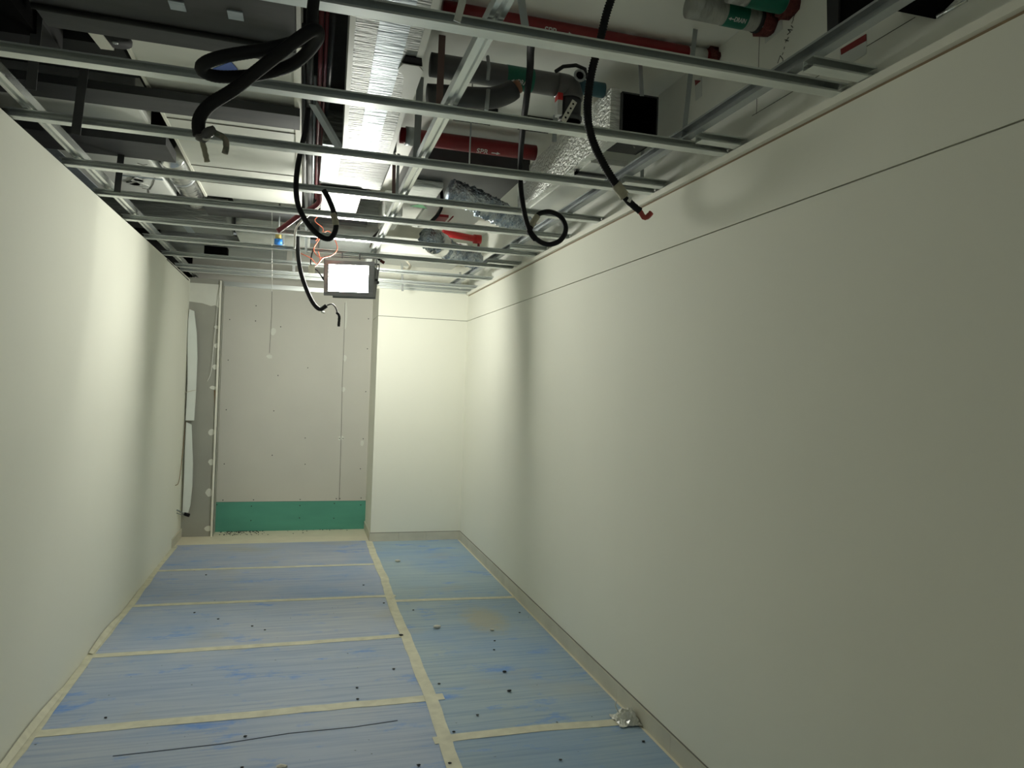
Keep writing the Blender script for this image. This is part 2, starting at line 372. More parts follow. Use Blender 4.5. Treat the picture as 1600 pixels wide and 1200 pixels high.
def ribbon(pts, wdt, z=.0047, wob=.004):
    P = [Vector((p[0], p[1], z)) for p in pts]; d = []
    for a, b in zip(P, P[1:]):
        n = max(2, int((b-a).length/.12))
        for k in range(n): d.append(a+(b-a)*k/n)
    d.append(P[-1]); mb = MB(); n = len(d); vs = []
    for i, p in enumerate(d):
        t = (d[min(i+1, n-1)]-d[max(i-1, 0)]).normalized(); r = Vector((t.y, -t.x, 0)); k = random.uniform(-wob, wob)
        for s in (-1, 1):
            for dz in (0, .0012): vs.append(p+r*(s*(wdt/2+random.uniform(-wob, wob)*.4)+k)+Vector((0, 0, dz)))
    fs = []
    for i in range(n-1):
        a, b = i*4, i*4+4
        fs += [(a+1, a+3, b+3, b+1), (a, b, b+2, a+2), (a, a+1, b+1, b), (a+2, b+2, b+3, a+3)]
    fs += [(0, 2, 3, 1), ((n-1)*4, (n-1)*4+1, (n-1)*4+3, (n-1)*4+2)]
    return mb.add(vs, fs)
T = [
 ([(.741, 7.82), (.735, 7.0), (.742, 6.29), (.722, 5.6), (.722, 5.10), (.728, 4.6), (.727, 4.13), (.727, 3.71), (.709, 3.13), (.705, 2.4)], .068, 'long masking tape seam running down the middle of the blue floor', .0062),
 ([(-1.157, 6.835), (.736, 6.812)], .05, 'masking tape seam across the left sheets, farthest of the four', .0047),
 ([(-1.15, 5.825), (.0, 5.79), (.775, 5.771)], .055, 'masking tape seam across the left sheets, second farthest', .0047),
 ([(-1.19, 4.83), (-.3, 4.82), (.735, 4.84)], .062, 'masking tape seam across the left sheets ending at a dark chip', .0047),
 ([(-1.18, 3.835), (-.3, 3.84), (.80, 3.855)], .075, 'masking tape seam across the left sheets, nearest one, overshooting the middle seam', .0047),
 ([(.70, 5.635), (1.71, 5.575)], .055, 'masking tape seam across the right sheets, farther one', .0047),
 ([(.66, 3.387), (1.2, 3.40), (1.65, 3.372)], .07, 'masking tape seam across the right sheets leading to the crumpled film', .0047),
 ([(-1.162, 7.80), (-1.165, 6.8), (-1.155, 6.0), (-1.165, 4.83), (-1.150, 3.8), (-1.160, 2.6)], .045, 'masking tape sealing the blue sheets to the foot of the left wall', .0055),
]
for pts, wd, lab, z in T:
    o = ribbon(pts, wd, z).build('masking_tape', M['tape']); tag(o, lab, 'tape', 'masking tape strips on the floor')
# loose fold of tape lifting up against the left wall
for (y0, y1, lab) in ((4.85, 5.55, 'loose length of tape lifting from the left wall, farther one'), (3.45, 4.3, 'loose length of tape lifting from the left wall, nearer one')):
    mb = MB(); n = 14; vs = []; fs = []
    for i in range(n+1):
        y = y0+(y1-y0)*i/n; h = .018*math.sin(math.pi*i/n)+.004
        vs += [(XL+.006, y, .012+h), (XL+.030, y, .0075), (XL+.007, y, .0135+h), (XL+.031, y, .009)]
    for i in range(n): a = i*4; fs += [(a, a+4, a+5, a+1), (a+2, a+3, a+7, a+6)]
    mb.add(vs, fs); tag(mb.build('loose_tape', M['tape']), lab, 'tape')

# debris
def deb(px, py, s, kind, lab):
    c = at(px, py, 2, .006+s*.35); o = MB().blob(c, s, s*.7, s*.4).build('plaster_chip' if kind else 'dirt_chip', M['debris_light'] if kind else M['debris_dark'])
    tag(o, lab, 'debris', 'bits of debris on the blue floor')
deb(621, 876, .028, 1, 'white plaster chip on the far right blue sheet near the column')
deb(683, 979, .030, 1, 'larger cream plaster chip lying right of the middle tape seam')
deb(769, 984, .018, 1, 'small flat plaster chip at the edge of the sandy dust')
deb(440, 1198, .025, 1, 'white plaster chip at the bottom edge of the photo')
deb(627, 992, .016, 0, 'dark chip where the third left tape meets the middle seam')
deb(788, 1049, .014, 0, 'dark curled scrap on the middle right sheet, farther of two')
deb(796, 1079, .014, 0, 'dark curled scrap on the middle right sheet, nearer of two')
small = [(568, 914, 'beside the middle seam near the second left tape'), (341, 967, 'on the third left sheet, left of its centre'), (394, 978, 'on the third left sheet, at its centre'), (414, 984, 'on the third left sheet, right of another chip'),
 (646, 953, 'just right of the middle seam below the farther right tape'), (600, 942, 'left of the middle seam below the second left tape'), (322, 898, 'on the second left sheet near its far tape'), (304, 957, 'on the third left sheet near its far tape'),
 (558, 1074, 'on the fourth left sheet near the seam'), (559, 1092, 'just beyond the nearest left tape'), (615, 1045, 'in a smear on the fourth left sheet'), (686, 1068, 'right of the middle seam on the middle right sheet'),
 (746, 1117, 'beyond the nearer right tape'), (812, 957, 'close to the right skirting, farther one'), (773, 1001, 'below the sandy dust'), (772, 1015, 'below the sandy dust, nearer one'),
 (383, 1150, 'on the nearest left sheet above the crease'), (378, 1199, 'at the bottom edge of the nearest left sheet'), (654, 1195, 'at the bottom, left of the middle tape'), (703, 1192, 'at the bottom, on the middle tape'), (876, 1187, 'on the nearest right sheet'), (1005, 1158, 'on the nearest right sheet by the skirting'), (165, 1121, 'on the fourth left sheet near the left wall'), (157, 998, 'on the tape at the left wall'), (709, 1143, 'right of the middle seam near the nearer right tape')]
for px, py, lab in small:
    deb(px, py, .009, 0, 'tiny dark chip '+lab)
# crumpled film by the right skirting
c = at(980, 1118, 2, .03)
e = empty('crumpled_plastic_film', (c.x, c.y, .005), 'crumpled clear plastic film lying against the right skirting at the end of the tape', 'plastic film')
n = 12; vs = []; fs = []
for i in range(n+1):
    for k in range(n+1):
        u_, v_ = i/n-.5, k/n-.5; h = max(0, .055*(1-2.6*(u_*u_+v_*v_)*1.6))*random.uniform(.35, 1.25)+.006
        vs.append((min(c.x+u_*.14+random.uniform(-.008, .008), XR-.018), c.y+v_*.15+random.uniform(-.008, .008), h+.005))
for i in range(n):
    for k in range(n): a = i*(n+1)+k; fs.append((a, a+1, a+n+2, a+n+1))
o = MB().add(vs, fs).build('film', M['film'], e); sd = o.modifiers.new('thick', 'SOLIDIFY'); sd.thickness = .001
MB().tube(smooth_path([(c.x-.05, c.y, .05), (c.x-.06, c.y+.02, .08), (c.x-.045, c.y+.03, .10)], .01), .003, 6).build('film_tail', M['film'], e)

# ================================================================== THE LEFT CORNER
def slab_poly(px_pts, Y, th, name, m, parent=None):
    return MB().prism([at(x, y, 1, Y) for x, y in px_pts], (0, th, 0)).build(name, m, parent)
o = slab_poly([(296, 483), (303, 486), (307, 520), (308, 560), (306, 610), (303, 657), (290, 657), (293, 600), (293, 540), (294, 500)], 8.20, .03, 'polystyrene_strip', M['poly'])
tag(o, 'upper white polystyrene strip standing in the far left corner', 'insulation')
o = slab_poly([(291, 660), (299, 664), (300, 700), (301, 725), (300, 760), (297, 790), (294, 801), (285, 801), (287, 760), (289, 700)], 8.17, .03, 'polystyrene_strip', M['poly'])
tag(o, 'lower white polystyrene strip standing in the far left corner', 'insulation')
e = empty('wall_bracket', at(283, 803, 1, 8.1), 'small steel bracket with black knob low in the far left corner', 'bracket')
a = at(271, 797, 1, 7.95); b = at(288, 803, 1, 8.12)
a.x = max(a.x, XL+.004)
MB().bar(a, b, .012, .012).bar(a+Vector((0, 0, -.03)), b+Vector((0, 0, -.02)), .008, .008).build('arm', M['strap'], e)
MB().tube([b, b+Vector((.05, -.02, -.012))], .018, 10).build('knob', M['black'], e)
for pts, lab, r, m in (([(279, 613), (290, 613), (307, 609)], 'short grey wire sticking out across the upper polystyrene strip', .003, 'cream_wire'),
                    ([(290, 659), (286, 700), (280, 750), (274, 759)], 'brown wire hanging down the left wall by the lower polystyrene strip', .004, 'brown'),
                    ([(345, 440), (340, 480), (334, 540), (330, 580), (323, 598)], 'thin white wire hanging down the far left stub wall', .0025, 'white')):
    P = [at(x, y, 1, 8.24) if m == 'white' else at(x, y, 0, XL+.012) if 'brown' in lab else at(x, y, 1, 8.15) for x, y in pts]
    for p in P: p.x = max(p.x, XL+.006)
    tag(MB().tube(smooth_path(P, .02), r, 6).build('loose_wire', M[m]), lab, 'wire')
tag(MB().bar((XL+.003, 6.9, ZC-.0), (XL+.003, 8.15, ZC-.015), .006, .006).build('loose_string', M['debris_dark']), 'thin dark string along the top of the left wall', 'string')

# ================================================================== CEILING FRAME
def furring(y, x0, x1, z=ZC+.015, hh=.034, wd=.050):
    """C-section channel running across the room: far edge at y"""
    t = .0016; mb = MB()
    mb.box(x0, x1, y-wd, y, z, z+t)                 # bottom flange
    mb.box(x0, x1, y-t, y, z+t, z+hh)               # far web, open side towards the viewer
    mb.box(x0, x1, y-wd, y-t, z+hh-t, z+hh)         # top flange
    mb.box(x0, x1, y-wd, y-wd+t, z+t, z+.006)       # lips
    mb.box(x0, x1, y-wd, y-wd+t, z+hh-.006, z+hh-t)
    mb.box(x0, x1, y-.022, y-t, z+hh*.48, z+hh*.54)
    return mb
rowsY = [2.085, 2.758, 3.43, 4.12, 4.70, 5.39, 6.05, 6.79, 7.45, 7.72]
names = ['nearest the camera', 'second from the camera', 'third from the camera', 'fourth from the camera', 'fifth from the camera', 'sixth from the camera', 'seventh from the camera', 'eighth from the camera', 'ninth from the camera', 'last one, against the back wall']
skew = [(.02, -.005), (.005, -.01), (0, -.01), (-.03, -.02), (.03, -.01), (0, 0), (0, 0), (0, 0), (0, 0), (0, 0)]
for i, y in enumerate(rowsY):
    x0 = XL-.02 if y > 3 else XL-.02
    o = furring(0, x0, XR+.008).build('furring_channel', M['galv']); o.location = (0, y, 0)
    o.rotation_euler = (0, 0, (skew[i][1]-skew[i][0])/2.9)
    tag(o, 'galvanised steel furring channel crossing the room, '+names[i], 'ceiling channel', 'furring channels across the ceiling')
# short doubled lengths by the right wall
for y, x0, lab in ((1.945, 1.50, 'nearest one'), (2.65, 1.53, 'second nearest'), (3.31, 1.50, 'third nearest'), (5.16, 1.45, 'beyond the conduit coil'), (5.86, 1.45, 'farthest one')):
    o = furring(y, x0, XR+.008, z=ZC+.018, hh=.034).build('channel_offcut', M['galv'])
    tag(o, 'short steel channel stub fixed to the top of the right wall, '+lab, 'ceiling channel', 'channel stubs on the right wall')
# U track on top of the right wall
mb = MB().box(XR-.020, XR+.06, -1.2, YB, ZC-.012, ZC-.010).box(XR-.020, XR-.018, -1.2, YB, ZC-.010, ZC+.016).box(XR-.018, XR+.011, -1.2, YB, ZC+.013, ZC+.0145)
tag(mb.build('perimeter_track', M['bead']), 'white steel edge track along the top of the right wall', 'ceiling track')
tag(MB().box(XL-.1, xc-.004, YR-.03, YR-.001, ZC-.01, ZC-.008).box(XL-.1, xc-.004, YR-.032, YR-.03, ZC-.01, ZC+.04).build('perimeter_track', M['galv']), 'steel edge track across the back recess wall', 'ceiling track')
tag(MB().box(xc, XR-.03, YB-.03, YB-.001, ZC+.0, ZC+.002).box(xc, XR-.03, YB-.032, YB-.03, ZC, ZC+.03).build('perimeter_track', M['galv']), 'steel edge track along the top of the white column', 'ceiling track')
def carrier(x, y0, y1, lab, m='galv_bright', wd=.045, z=ZC+.052, x1=None):
    x1 = x if x1 is None else x1; t = .0016; mb = MB(); h = .036
    def seg(a0, a1, b0, b1):
        vs = [(x+a0, y0, b0), (x+a1, y0, b0), (x1+a1, y1, b0), (x1+a0, y1, b0), (x+a0, y0, b1), (x+a1, y0, b1), (x1+a1, y1, b1), (x1+a0, y1, b1)]
        mb.add(vs, [(0, 3, 2, 1), (4, 5, 6, 7), (0, 1, 5, 4), (1, 2, 6, 5), (2, 3, 7, 6), (3, 0, 4, 7)])
    seg(-wd/2, -wd*.2, z, z+t); seg(wd*.2, wd/2, z, z+t); seg(-wd*.2, -wd*.2+t, z+t, z+.008); seg(wd*.2-t, wd*.2, z+t, z+.008); seg(-wd*.2, wd*.2, z+.008, z+.008+t)
    seg(-wd/2-t, -wd/2, z, z+h); seg(wd/2, wd/2+t, z, z+h)
    tag(mb.build('carrier_channel', M[m]), lab, 'ceiling channel', 'main carriers running along the room')
carrier(.50, 1.2, 8.4, 'bright steel carrier channel running along the middle of the ceiling', x1=.53)
carrier(-1.10, 1.2, 8.4, 'steel carrier channel running just inside the left wall', x1=-1.145)
rc = MB().box(1.536, 1.5376, .9, 7.75, ZC+.052, ZC+.098).box(1.500, 1.536, .9, 7.75, ZC+.052, ZC+.0536).box(1.500, 1.536, .9, 7.75, ZC+.0964, ZC+.098)
rc.box(1.500, 1.5016, .9, 7.75, ZC+.0536, ZC+.059).box(1.500, 1.5016, .9, 7.75, ZC+.090, ZC+.0964)
tag(rc.build('carrier_channel', M['strap']), 'hollow steel carrier channel, coloured dark for its shade, running just inside the right wall', 'ceiling channel', 'main carriers running along the room')  # galvanised channel; the darker strap colour stands in for shade inside it

def hanger(px0, py0, px1, py1, Y, wpx, lab, m='strap', z0=None):
    a = at(px0, py0, 1, Y); b = at(px1, py1, 1, Y); a.z = min(a.z, (ZS if a.x > .48 else ZS+.14)-.002)
    w_ = wpx*Y/1050
    e = MB().bar(a, b, w_, .003, (0, 1, 0)) if wpx > 2 else MB().tube([a, b], .004, 8)
    tag(e.build('hanger_strap' if wpx > 2 else 'hanger_rod', M[m]), lab, 'ceiling hanger', 'hangers holding the ceiling frame')
H = [
 (1088, 5, 1068, 217, 2.74, 8, 'long grey strap hanger in front of the upper right wall', 'strap'),
 (1000, 33, 1003, 150, 2.95, 7, 'grey strap hanger left of the square open duct', 'strap'),
 (813, -10, 823, 58, 2.12, 12, 'blue grey strap hanger crossing the near red pipe', 'strap'),
 (731, -30, 714, 34, 1.95, 11, 'bright angled strap hanger at the top centre', 'galv_bright'),
 (691, 55, 686, 172, 2.85, 10, 'brown strap hanger right of the wide foil duct', 'strap_brown'),
 (657, 120, 650, 250, 3.47, 10, 'grey strap hanger between the foil duct and the far red pipe', 'strap'),
 (133, 95, 118, 210, 3.35, 11, 'dark strap hanger above the left carrier', 'dark_steel'),
 (62, -10, 48, 140, 2.98, 12, 'dark strap hanger at the far left of the photo', 'dark_steel'),
 (190, 236, 183, 300, 4.62, 8, 'short strap hanger in front of the left foil duct', 'dark_steel'),
 (739, 110, 733, 264, 3.60, 1, 'thin threaded rod hanging in front of the far red pipe', 'strap'),
 (623, 240, 620, 305, 4.2, 4, 'pale strap hanger beside the second foil duct', 'strap'),
 (616, 240, 615, 305, 4.25, 5, 'brown strap hanger beside the second foil duct', 'strap_brown'),
 (1004, 232, 1003, 287, 3.35, 6, 'grey strap hanger under the open duct, above the right carrier', 'strap'),
 (868, 180, 866, 222, 3.6, 7, 'pale short strap hanger under the grey pipe', 'strap'),
 (628, 405, 629, 455, 7.45, 3.2, 'bright strap hanger above the white column, left one', 'galv_bright'),
 (719, 425, 719, 452, 7.45, 3.2, 'bright strap hanger above the white column, right one', 'galv_bright'),
 (480, 250, 478, 395, 5.5, 3.5, 'pale strap hanger beside the maroon conduits', 'strap'),
 (459, 390, 459, 425, 7.4, 4, 'bright strap hanger left of the work light', 'galv_bright'),
]
for h in H: hanger(*h)

# ================================================================== WORK LIGHTS
def floodlight(c, n, w_, h_, glow, lab, name='work_light', grp='work lights hung back to back'):
    n = Vector(n).normalized(); up = Vector((0, 0, 1)); up = (up-up.dot(n)*n).normalized(); r = up.cross(n).normalized()
    c = Vector(c); e = empty(name, c, lab, 'work light', grp)
    def P(a, b, d): return c+r*a+up*b+n*d
    def bx(mb, a0, a1, b0, b1, d0, d1, tap=0):
        vs = [P(a, b, d) for d in (d0, d1) for a, b in ((a0, b0), (a1, b0), (a1, b1), (a0, b1))] if not tap else \
             [P(a*(1-tap), b*(1-tap), d0) for a, b in ((a0, b0), (a1, b0), (a1, b1), (a0, b1))]+[P(a, b, d1) for a, b in ((a0, b0), (a1, b0), (a1, b1), (a0, b1))]
        return mb.add(vs, [(0, 1, 2, 3), (7, 6, 5, 4), (0, 4, 5, 1), (1, 5, 6, 2), (2, 6, 7, 3), (3, 7, 4, 0)])
    W, Hh = w_/2, h_/2; bz = .036
    bx(MB(), -W, W, -Hh, Hh, -.085, 0, .10).build('housing', M['lampbody'], e, .008)
    mb = MB(); bx(mb, -W, W, Hh-bz, Hh, 0, .016); bx(mb, -W, W, -Hh, -Hh+bz, 0, .016); bx(mb, -W, -W+bz, -Hh+bz, Hh-bz, 0, .016); bx(mb, W-bz-.012, W, -Hh+bz, Hh-bz, 0, .016)
    mb.build('bezel', M['lampbody'], e, .003)
    mb = MB(); bx(mb, -W+bz, W-bz-.012, -Hh+bz, Hh-bz, .002, .006); mb.build('glass', M[glow], e)
    mb = MB()
    for k in range(9): a = -W*.7+k*W*1.4/8; bx(mb, a-.003, a+.003, -Hh*.7, Hh*.7, -.105, -.08)
    mb.build('cooling_fin', M['lampbody'], e)
    mb = MB(); bx(mb, -W-.012, -W-.008, -.015, Hh+.03, -.04, -.015); bx(mb, W+.008, W+.012, -.015, Hh+.03, -.04, -.015); bx(mb, -W-.012, W+.012, Hh+.03, Hh+.034, -.04, -.015)
    br = mb.build('bracket', M['lampbody'], e)
    for s in (-1, 1): MB().tube([P(s*(W+.002), 0, -.028), P(s*(W+.022), 0, -.028)], .012, 10).build('bracket_knob', M['black'], br)
    return e, P
NF = Vector((-.25, -.965, -.03))
ctr = at(546, 435.5, 1, 5.92)
e1, P1 = floodlight(ctr, NF, .40, .285, 'glow', 'glowing rectangular work light with a dark frame facing the camera, hung from the ceiling frame')
NB = Vector((.30, .94, -.32))
e2, P2 = floodlight(ctr+Vector((.065, .24, .0)), NB, .36, .27, 'glow_back', 'second work light behind the glowing one, facing the white column')
# bracket stays up to the furring channel
mb = MB()
top = Vector((ctr.x, 6.02, ZC+.012))
for dx in (-.06, .08): MB().bar(ctr+Vector((dx, .05, .17)), Vector((ctr.x+dx, 5.994, ZC+.03)), .012, .004).build('hanging_stay', M['lampbody'], e1)
MB().tube(smooth_path([ctr+Vector((-.19, .06, -.03)), at(497, 424, 1, 5.95), at(486, 415, 1, 5.98), at(487, 398, 1, 6.0), at(492, 385, 1, 6.0)], .02), .005, 8).build('power_cable', M['black'], e1)

# ================================================================== FLEXIBLE CONDUITS
def conduit(pts, r, lab, ripple=.14, tails=(), band=None, name='flexible_conduit', step=None):
    """pts: (px,py,Y)"""
    P = [at(x, y, 1, Y) for x, y, Y in pts]
    e = empty(name, P[-1], lab, 'conduit', 'black flexible conduits hanging from the ceiling void')
    path = smooth_path(P, step or max(.004, r*.28)); MB().tube(path, r, 12, ripple).build('sleeve', M['black'], e)
    for tp, tr, tm, tn in tails:
        q = [at(x, y, 1, Y) for x, y, Y in tp]; MB().tube(smooth_path(q, .008), tr, 8, jit=.12 if tr > .006 else 0).build(tn, M[tm], e)
    if band:
        q = [at(x, y, 1, Y) for x, y, Y in band[0]]; MB().tube(smooth_path(q, .01), band[1], 12, jit=.05).build('tape_wrap', M['tape_band'], e)
    return e
Yc = 1.98
conduit([(492, -14, 2.02), (488, 20, 1.98), (486, 45, 1.95), (470, 62, 1.92), (420, 76, 1.90), (350, 88, 1.92), (318, 100, 1.95), (318, 112, 1.98), (345, 120, 2.0), (400, 117, 2.0), (450, 104, 1.99), (480, 82, 1.95), (497, 58, 1.88), (492, 46, 1.84), (470, 58, 1.84), (435, 85, 1.87), (400, 112, 1.9), (365, 140, 1.92), (330, 162, 1.93), (314, 180, 1.93), (310, 196, 1.93), (312, 213, 1.93)],
        .0162, 'thick black conduit looped flat at the top left with two taped cable tails', ripple=.03,
        tails=[([(312, 212, 1.93), (317, 216, 1.92), (324, 208, 1.92), (332, 204, 1.93), (338, 204, 1.93)], .0125, 'grey_pipe', 'cable_end'),
               ([(316, 214, 1.915), (319, 218, 1.91), (325, 218, 1.905), (330, 215, 1.90)], .003, 'white', 'white_wire'),
               ([(315, 218, 1.93), (319, 232, 1.93), (324, 254, 1.93)], .0065, 'tape_band', 'taped_tail'),
               ([(336, 208, 1.93), (345, 212, 1.93), (353, 220, 1.93), (353, 232, 1.93), (351, 242, 1.93)], .0075, 'green_dark', 'cable_tail')])
conduit([(831, 62, 2.34), (829, 80, 2.60), (828, 110, 2.85), (822, 160, 3.05), (817, 200, 3.35), (813, 250, 3.72), (814, 295, 3.75), (819, 330, 3.75), (827, 358, 3.75), (840, 375, 3.75), (858, 382, 3.75), (876, 375, 3.75), (884, 358, 3.76), (877, 340, 3.78), (860, 331, 3.79), (843, 334, 3.80), (835, 344, 3.80), (829, 356, 3.79), (826, 366, 3.78)],
        .0150, 'black corrugated conduit hanging right of centre and ending in a round coil',
        band=([(840, 337, 3.80), (834, 346, 3.80), (829, 355, 3.79)], .0172), ripple=.16,
        tails=[([(824, 360, 3.74), (829, 369, 3.73), (835, 376, 3.74)], .006, 'black', 'cable_tie')])
conduit([(962, -20, 2.35), (948, 20, 2.40), (936, 70, 2.45), (925, 110, 2.48), (919, 150, 2.50), (919, 190, 2.50), (928, 225, 2.50), (945, 260, 2.49), (965, 292, 2.48)],
        .0165, 'black corrugated conduit curving down at the right with a taped end', ripple=.2, band=([(962, 288, 2.48), (970, 298, 2.48), (977, 308, 2.48)], .019),
        tails=[([(974, 305, 2.48), (985, 317, 2.48), (1000, 330, 2.48)], .013, 'black', 'cable'), ([(998, 328, 2.48), (1008, 340, 2.48), (1019, 331, 2.48)], .010, 'red_tip', 'cable_tip'),
               ([(972, 300, 2.47), (984, 308, 2.47), (981, 318, 2.47)], .007, 'white', 'white_tape')])
conduit([(482, 168, 3.72), (477, 205, 3.76), (468, 245, 3.79), (463, 280, 3.80), (464, 312, 3.80), (472, 335, 3.80), (486, 356, 3.80), (502, 370, 3.80), (515, 373, 3.80), (523, 363, 3.80), (525, 348, 3.80), (521, 330, 3.81), (514, 312, 3.82), (506, 297, 3.84)],
        .0145, 'black conduit hanging in a deep U above the work light', band=([(525, 352, 3.80), (523, 341, 3.80), (520, 333, 3.81)], .0165), ripple=.12)
conduit([(466, 350, 5.55), (465, 375, 5.52), (466, 400, 5.5), (470, 425, 5.5), (478, 450, 5.5), (489, 473, 5.5), (500, 483, 5.5), (511, 477, 5.5)],
        .0165, 'thin looking black conduit hanging left of the work light', ripple=.1,
        tails=[([(511, 477, 5.5), (519, 475, 5.5), (525, 482, 5.5), (527, 490, 5.5)], .005, 'grey_dark', 'cable'), ([(526, 488, 5.5), (530, 494, 5.5), (529, 511, 5.5)], .010, 'black', 'cable_tip'), ([(502, 487, 5.5), (508, 489, 5.5)], .007, 'white', 'white_tape')])
conduit([(604, 350, 6.0), (592, 362, 6.05), (583, 372, 6.1), (581, 385, 6.1), (586, 398, 6.1), (594, 407, 6.1)],
        .011, 'short black conduit with a red tip right of the work light', ripple=.1, tails=[([(594, 407, 6.1), (601, 411, 6.1)], .013, 'foam', 'red_tip')],
        band=([(583, 381, 6.1), (581, 385, 6.1), (580, 388, 6.1)], .016))
conduit([(690, 300, 5.1), (690, 322, 5.0), (684, 335, 4.9), (678, 342, 4.9), (668, 350, 4.9), (652, 352, 4.9)], .013, 'black cable curving behind the crumpled foil duct', ripple=.05, name='black_cable')

# ================================================================== SERVICES ABOVE THE FRAME
def box_thing(name, x0, x1, y0, y1, z0, z1, m, lab, cat, grp=None, bevel=0):
    e = empty(name, ((x0+x1)/2, (y0+y1)/2, z0), lab, cat, grp)
    MB().box(x0, x1, y0, y1, z0, z1).build('casing', M[m], e, bevel); return e
# large sheet metal duct on the left
e = box_thing('sheet_metal_duct', -.73, -.085, 2.0, 5.75, 3.05, 3.30, 'duct', 'large pale sheet metal duct running along the left of the ceiling void', 'duct')
MB().box(-.085, -.055, 1.9, 5.75, 3.035, 3.30).build('edge_angle', M['bead'], e)
MB().box(-.745, -.73, 1.9, 5.75, 3.04, 3.30).build('edge_angle', M['bead'], e)
for y in (2.75, 3.17, 3.42, 4.1, 4.28, 4.33, 4.95, 5.3, 5.34):
    MB().box(-.73, -.085, y, y+.006, 3.046, 3.05).build('seam', M['groove'], e)
q = MB().prism([at(332, 107, 2, 3.048), at(361, 96, 2, 3.048), at(372, 109, 2, 3.048), at(343, 112, 2, 3.048)], (0, 0, -.002)).build('blue_label', M['blue'], e)
e = box_thing('sheet_metal_duct', -.60, -.07, 6.13, 8.3, 3.16, 3.35, 'duct', 'far section of pale sheet metal duct behind the dark cross beam', 'duct')
# dark cross members
def beam(x0, x1, y0, y1, z0, z1, lab, m='dark_steel'):
    e = box_thing('cross_member', x0, x1, y0, y1, z0, z1, m, lab, 'beam', 'dark cross members under the left duct'); return e
e = beam(-.93, -.07, 2.15, 2.97, 2.95, 3.030, 'wide dark duct crossing under the near end of the left duct')
for px, py in ((277, 9), (368, 24)):
    c = at(px, py, 2, 2.948); MB().box(c.x-.025, c.x+.025, c.y-.03, c.y+.03, 2.946, 2.95).build('tape_clip', M['foil_tape'], e)
MB().tube([(-.93, 2.40, 2.93), (-.07, 2.44, 2.93)], .012, 8).build('cable', M['rubber'], e)
MB().tube([(-.93, 2.80, 2.94), (-.07, 2.82, 2.94)], .01, 8).build('cable', M['rubber'], e)
beam(-1.6, -.06, 3.66, 3.86, 2.99, 3.03, 'dark flat beam crossing under the middle of the left duct')
beam(-2.6, -.77, 4.33, 4.66, 2.97, 3.03, 'dark plank like beam left of the duct above the third channel')
beam(-.76, -.06, 5.78, 6.10, 2.98, 3.03, 'dark beam crossing beyond the end of the left duct')
beam(-.09, .46, 5.95, 6.05, 2.99, 3.03, 'short dark rail crossing behind the white panel')
# dark masses at the upper left
e = box_thing('air_handling_unit', -2.8, -.98, 1.7, 3.3, 3.0, 3.38, 'rubber', 'large dark unit filling the upper left corner of the ceiling void', 'air unit')
MB().tube([(-1.35, 2.1, 2.99), (-1.35, 2.1, 2.96)], .14, 20).build('round_cap', M['teal'], e)
MB().box(-1.10, -.97, 1.9, 3.0, 2.92, 3.0).build('side_box', M['black_hole'], e)
e = box_thing('fan_unit', -1.9, -.77, 3.32, 3.64, 3.06, 3.34, 'rubber', 'dark fan unit with a pale ring left of the duct', 'fan')
c = at(180, 60, 2, 3.05)
MB().tube([c+Vector((0, 0, .02)), c+Vector((0, 0, -.015))], .062, 20).build('ring', M['rubber'], e); MB().tube([c+Vector((0, 0, -.015)), c+Vector((0, 0, -.02))], .012, 12).build('hub', M['strap'], e)
a = at(148, 48, 2, 3.04); b = at(168, 74, 2, 3.04); MB().bar(a, b, .05, .02).build('bracket', M['bead'], e)
# left foil ducts
def foil_box(x0, x1, y0, y1, z0, z1, lab, m='foil', tapes=()):
    e = empty('foil_duct', ((x0+x1)/2, (y0+y1)/2, z0), lab, 'duct', 'foil lagged ducts in the ceiling void')
    nx = max(2, int((x1-x0)/.06)); ny = max(2, int((y1-y0)/.06)); vs = []; fs = []
    MB().box(x0, x1, y0, y1, z0, z1).build('lagging', M[m], e, .012)
    for a0, a1, b0, b1 in tapes: MB().box(a0, a1, b0, b1, z0-.0025, z0+.001).build('foil_tape', M['foil_tape'], e)
    return e
e = foil_box(-2.0, -.935, 4.70, 5.75, 3.0, 3.22, 'battered foil lagged duct left of the big duct, above the left carrier', 'duct_white', [(-1.5, -1.42, 4.7, 5.75), (-1.2, -.935, 5.2, 5.23)])
for ln in ([(229, 284), (238, 286), (250, 287)], [(254, 294), (266, 296), (271, 288), (274, 278)], [(264, 297), (265, 306)], [(247, 255), (256, 258), (262, 257)], [(190, 300), (205, 301), (232, 303)]):
    mb = MB(); Q = [at(x-32, y, 2, 2.999) for x, y in ln]
    for a, b in zip(Q, Q[1:]): mb.bar(a, b, .007, .003)
    mb.build('tear', M['groove'], e)
mb = MB()
for k in range(7): c = at(random.uniform(205, 222), random.uniform(262, 296), 2, 2.995); mb = MB().prism([c+Vector((random.uniform(.03, .07)*math.cos(t), random.uniform(.03, .09)*math.sin(t), -.004*(k % 3))) for t in (0, 1.1, 2.2, 3.3, 4.4, 5.4)], (0, 0, .003)); mb.build('peeling_foil', M['foil_y'], e)
foil_box(-2.0, -.84, 3.90, 4.30, 3.05, 3.2, 'pale lagged duct between the two dark beams on the left', 'duct_white')
e = empty('round_metal_duct', (-.82, 5.2, 3.05), 'shiny round metal duct beside the battered foil duct', 'duct')
MB().tube([(-.838, 4.85+.05*i, 3.08) for i in range(24)], .088, 24, ripple=.02).build('pipe', M['duct_round'], e)
MB().tube([(-.838, 5.30, 3.08), (-.838, 5.33, 3.08)], .090, 24).build('joint_band', M['strap'], e)
foil_box(-1.9, -.63, 6.2, 6.75, 2.95, 3.15, 'foil duct lying across the far left of the ceiling void', 'foil', [(-1.0, -.94, 6.2, 6.75)])
